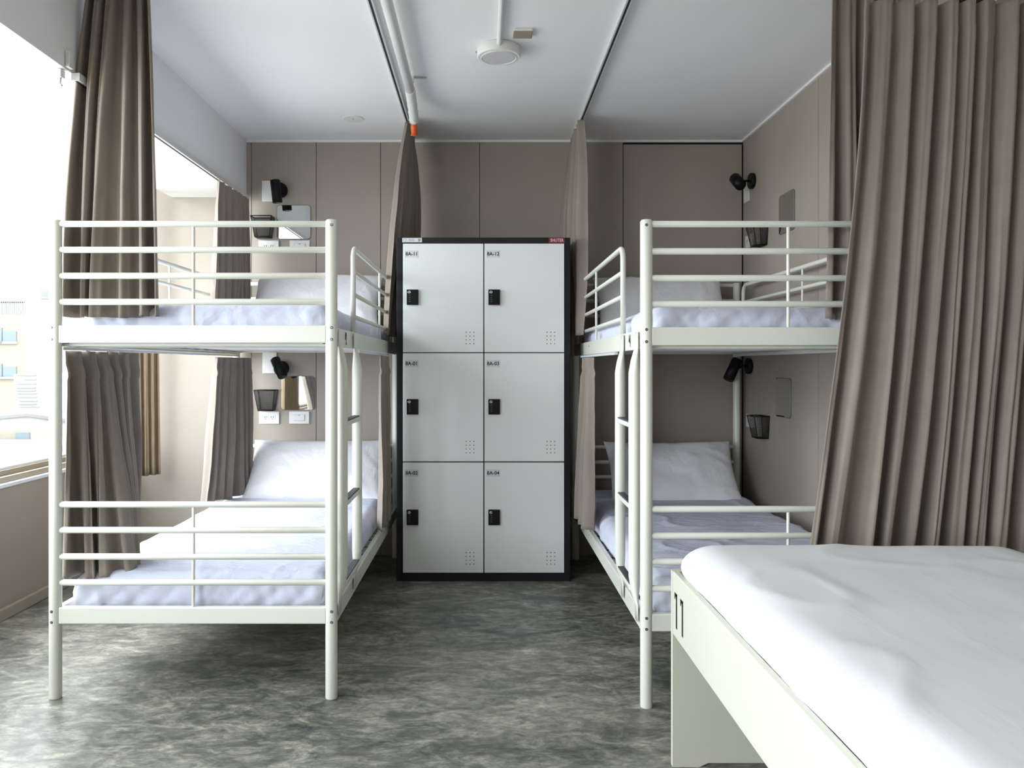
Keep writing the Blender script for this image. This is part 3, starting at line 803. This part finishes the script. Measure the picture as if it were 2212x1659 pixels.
# right wall
p = atx(1628, 391, XR); q = atx(1600, 392, 1.43)
spot(p, '-x', at(1587, 385, 4.57), at(1600, 400, 4.48), 'black spotlight facing the room on the right wall above the upper right bunk', .032)
p = atx(1618, 408, XR); plate((XR, p.y+.03, p.z-.01), '-x', 'wall_box', 'white box behind the spotlight above the upper right bunk', .085, .124)
p = atx(1700.5, 459, XR); mirror(p, '-x', 'square mirror with rounded corners on the right wall above the upper right bunk')
p = atx(1652, 507, XR); basket(p, '-x', 'black mesh basket on the right wall beside the upper right mirror')
p = atx(1620, 521, XR); plate(p, '-x', 'power_socket', 'white double socket behind the basket above the upper right bunk')
p = atx(1622, 791, XR)
spot(p, '-x', at(1593, 777, 4.56), at(1573, 820, 4.53), 'black spotlight tilted down on the right wall above the lower right bunk', .031)
p = atx(1693, 859, XR); mirror(p, '-x', 'square mirror with rounded corners on the right wall above the lower right bunk')
p = atx(1655, 922, XR); basket(p, '-x', 'black mesh basket on the right wall beside the lower right mirror')
p = atx(1622, 909, XR); plate(p, '-x', 'power_socket', 'white double socket behind the basket above the lower right bunk')

# ------------------------------------------------------------------ foreground bed
fb = thing('platform_bed', 'low cream panel bed numbered eleven in the right foreground', 'bed', (1.0, 1.25, 0))
BX0, BX1, BY0, BY1 = .533, 1.485, .18, 2.235
w = M['wood']
for x in (BX0, BX1-.02):
    b = MB(); b.box((x, BY0, .375), (x+.02, BY1-.02, .552), w, .004); r = b.build('side_rail', fb, (x, BY0, .375))
    if x == BX0:
        for (yy, zz) in ((2.170, .452), (2.106, .452)):
            b = MB()
            b.box((x-.0006, yy-.0065, zz-.048), (x+.0004, yy+.0065, zz+.048), M['ink'])
            b.box((x-.0006, yy-.0035, zz+.038), (x+.0004, yy+.022, zz+.048), M['ink'])
            b.box((x-.0006, yy+.014, zz+.030), (x+.0004, yy+.022, zz+.04), M['ink'])
            b.build('number_marking', r, (x, yy, zz))
for y in (BY1-.02, BY0-.0205):
    b = MB()
    prof = [(BX0, 0), (BX0+.075, 0), (BX0+.10, .012), (BX1-.10, .012), (BX1-.075, 0), (BX1, 0), (BX1, .552), (BX0, .552)]
    vs = [b.bm.verts.new((x, y, z)) for x, z in prof]; f = b.bm.faces.new(vs)
    r = bmesh.ops.extrude_face_region(b.bm, geom=[f]); nv = [v for v in r['geom'] if isinstance(v, bmesh.types.BMVert)]
    for v in nv: v.co.y += .02
    b._set(b.bm.faces[:], w, False)
    b.build('end_panel', fb, (BX0, y, 0))
b = MB()
for k in range(12):
    y = BY0+.1+k*(BY1-BY0-.2)/11; b.box((BX0+.02, y-.04, .50), (BX1-.02, y+.04, .519), w)
b.build('slat_base', fb, (1, 1.2, .49))
m_ = rounded_box((BX0+.007, BY0+.01, .524), (BX1-.008, BY1-.026, .642), .095, M['sheet_white'], 'mattress', n=(60, 110, 10), seed=22, wr=.005, side=.003, bulge=.004, fr=.9)
tag(m_, 'thick mattress in a bright white fitted sheet on the foreground bed', 'mattress')

# ------------------------------------------------------------------ the city outside the window
def om(n, c): return mat(n, c, .8, vary=(.3, .03))
M['yel'] = om('pale_yellow_render', (.125,.114,.088)); M['out_w'] = om('white_render', (.22, .22, .215)); M['out_g'] = om('pale_grey_glass', (.098,.104,.107))
M['out_b'] = om('pale_blue_glass', (.068,.090,.106)); M['out_p'] = om('pinkish_render', (.12,.106,.092)); M['roof'] = om('pale_roof', (.17,.17,.165)); M['line'] = om('roof_edge_grey', (.088,.088,.086))
def bld(name, label, Y, x0, x1, ytop, ybot, depth, m, wins=(), louvers=(), extra=None):
    a = at(x0, ytop, Y); c = at(x1, ybot, Y)
    t = thing(name, label, 'building', ((a.x+c.x)/2, Y+depth/2, c.z))
    b = MB(); b.box((a.x, Y, c.z), (c.x, Y+depth, a.z), m); b.build('wall', t, (a.x, Y, c.z))
    for (u0, v0, u1, v1, gm) in wins:
        p = at(u0, v0, Y); q = at(u1, v1, Y)
        b = MB(); b.box((p.x, Y-.06, q.z), (q.x, Y+.1, p.z), gm); b.box((p.x-.05, Y-.16, q.z-.12), (q.x+.05, Y-.02, q.z), M['out_w']); b.build('window', t, (p.x, Y, q.z))
    if louvers:
        b = MB()
        for (u0, u1, v) in louvers:
            p = at(u0, v, Y); q = at(u1, v+2.2, Y); b.box((p.x, Y-.08, q.z), (q.x, Y+.05, p.z), M['line'])
        b.build('louvers', t, (a.x, Y, a.z))
    if extra: extra(t, Y)
def railing(t, Y):
    b = MB(); p = at(-60, 652, Y); q = at(53, 680, Y)
    for k in range(26):
        x = p.x+(q.x-p.x)*k/25; b.box((x-.03, Y, q.z), (x+.03, Y+.06, p.z), M['line'])
    b.box((p.x, Y, p.z-.06), (q.x, Y+.08, p.z+.04), M['line']); b.build('roof_railing', t, (p.x, Y, q.z))
bld('apartment_building', 'pale yellow apartment building with blue windows and a roof railing outside the window', 45, -420, 55, 680, 1400, 8, M['yel'],
    [(-60, 708, 5, 738, M['out_b']), (7, 716, 36, 738, M['out_b']), (-60, 786, 5, 814, M['out_b']), (8, 792, 36, 814, M['out_b'])], extra=railing)
bld('office_tower', 'tall white tower with a column of small grey windows outside the window', 60, 54, 250, 470, 1400, 14, M['out_w'],
    [(89, 625, 108, 642, M['out_g']), (88, 700, 108, 717, M['out_g']), (89, 775, 108, 792, M['out_g']), (90, 850, 108, 866, M['out_g']), (90, 868, 108, 886, M['out_g'])])
bld('service_building', 'white block with grey horizontal louvers outside the window', 38, 30, 84, 808, 1400, 4, M['out_w'],
    louvers=[(36, 78, 810), (53, 78, 819), (36, 78, 828), (36, 78, 837), (36, 78, 843), (37, 80, 849), (38, 80, 857), (40, 82, 865), (40, 80, 872), (40, 88, 878)])
def gable(t, Y):
    b = MB(); a = at(-160, 912, Y); p = at(74, 891, Y); c = at(240, 914, Y)
    for (u, v) in ((a, p), (p, c)):
        pr = [Vector((u.x, Y-.5, u.z)), Vector((v.x, Y-.5, v.z)), Vector((v.x, Y-.5, v.z-.12)), Vector((u.x, Y-.5, u.z-.12))]
        f = b.bm.faces.new([b.bm.verts.new(q) for q in pr]); r = bmesh.ops.extrude_face_region(b.bm, geom=[f])
        for q in r['geom']:
            if isinstance(q, bmesh.types.BMVert): q.co.y += 7
    b._set(b.bm.faces[:], M['line'], False)
    f = b.bm.faces.new([b.bm.verts.new(q) for q in (Vector((a.x, Y-.4, a.z-.1)), Vector((c.x, Y-.4, c.z-.1)), Vector((p.x, Y-.4, p.z-.1)))]); b._set([f], M['roof'], False)
    b.build('gable_roof', t, (p.x, Y, a.z))
bld('low_house', 'low house with a gabled pale roof outside the window', 30, -160, 235, 912, 1500, 6, M['roof'], extra=gable)
bld('rooftop_shed', 'small cream rooftop hut with a framed window outside the window', 26, -120, 67, 929, 1500, 2.2, M['yel'], [(36, 934, 64, 956, M['out_b'])])
bld('rooftop_terrace', 'pinkish flat terrace wall below the hut outside the window', 24, -160, 220, 961, 1500, 1.8, M['out_p'])
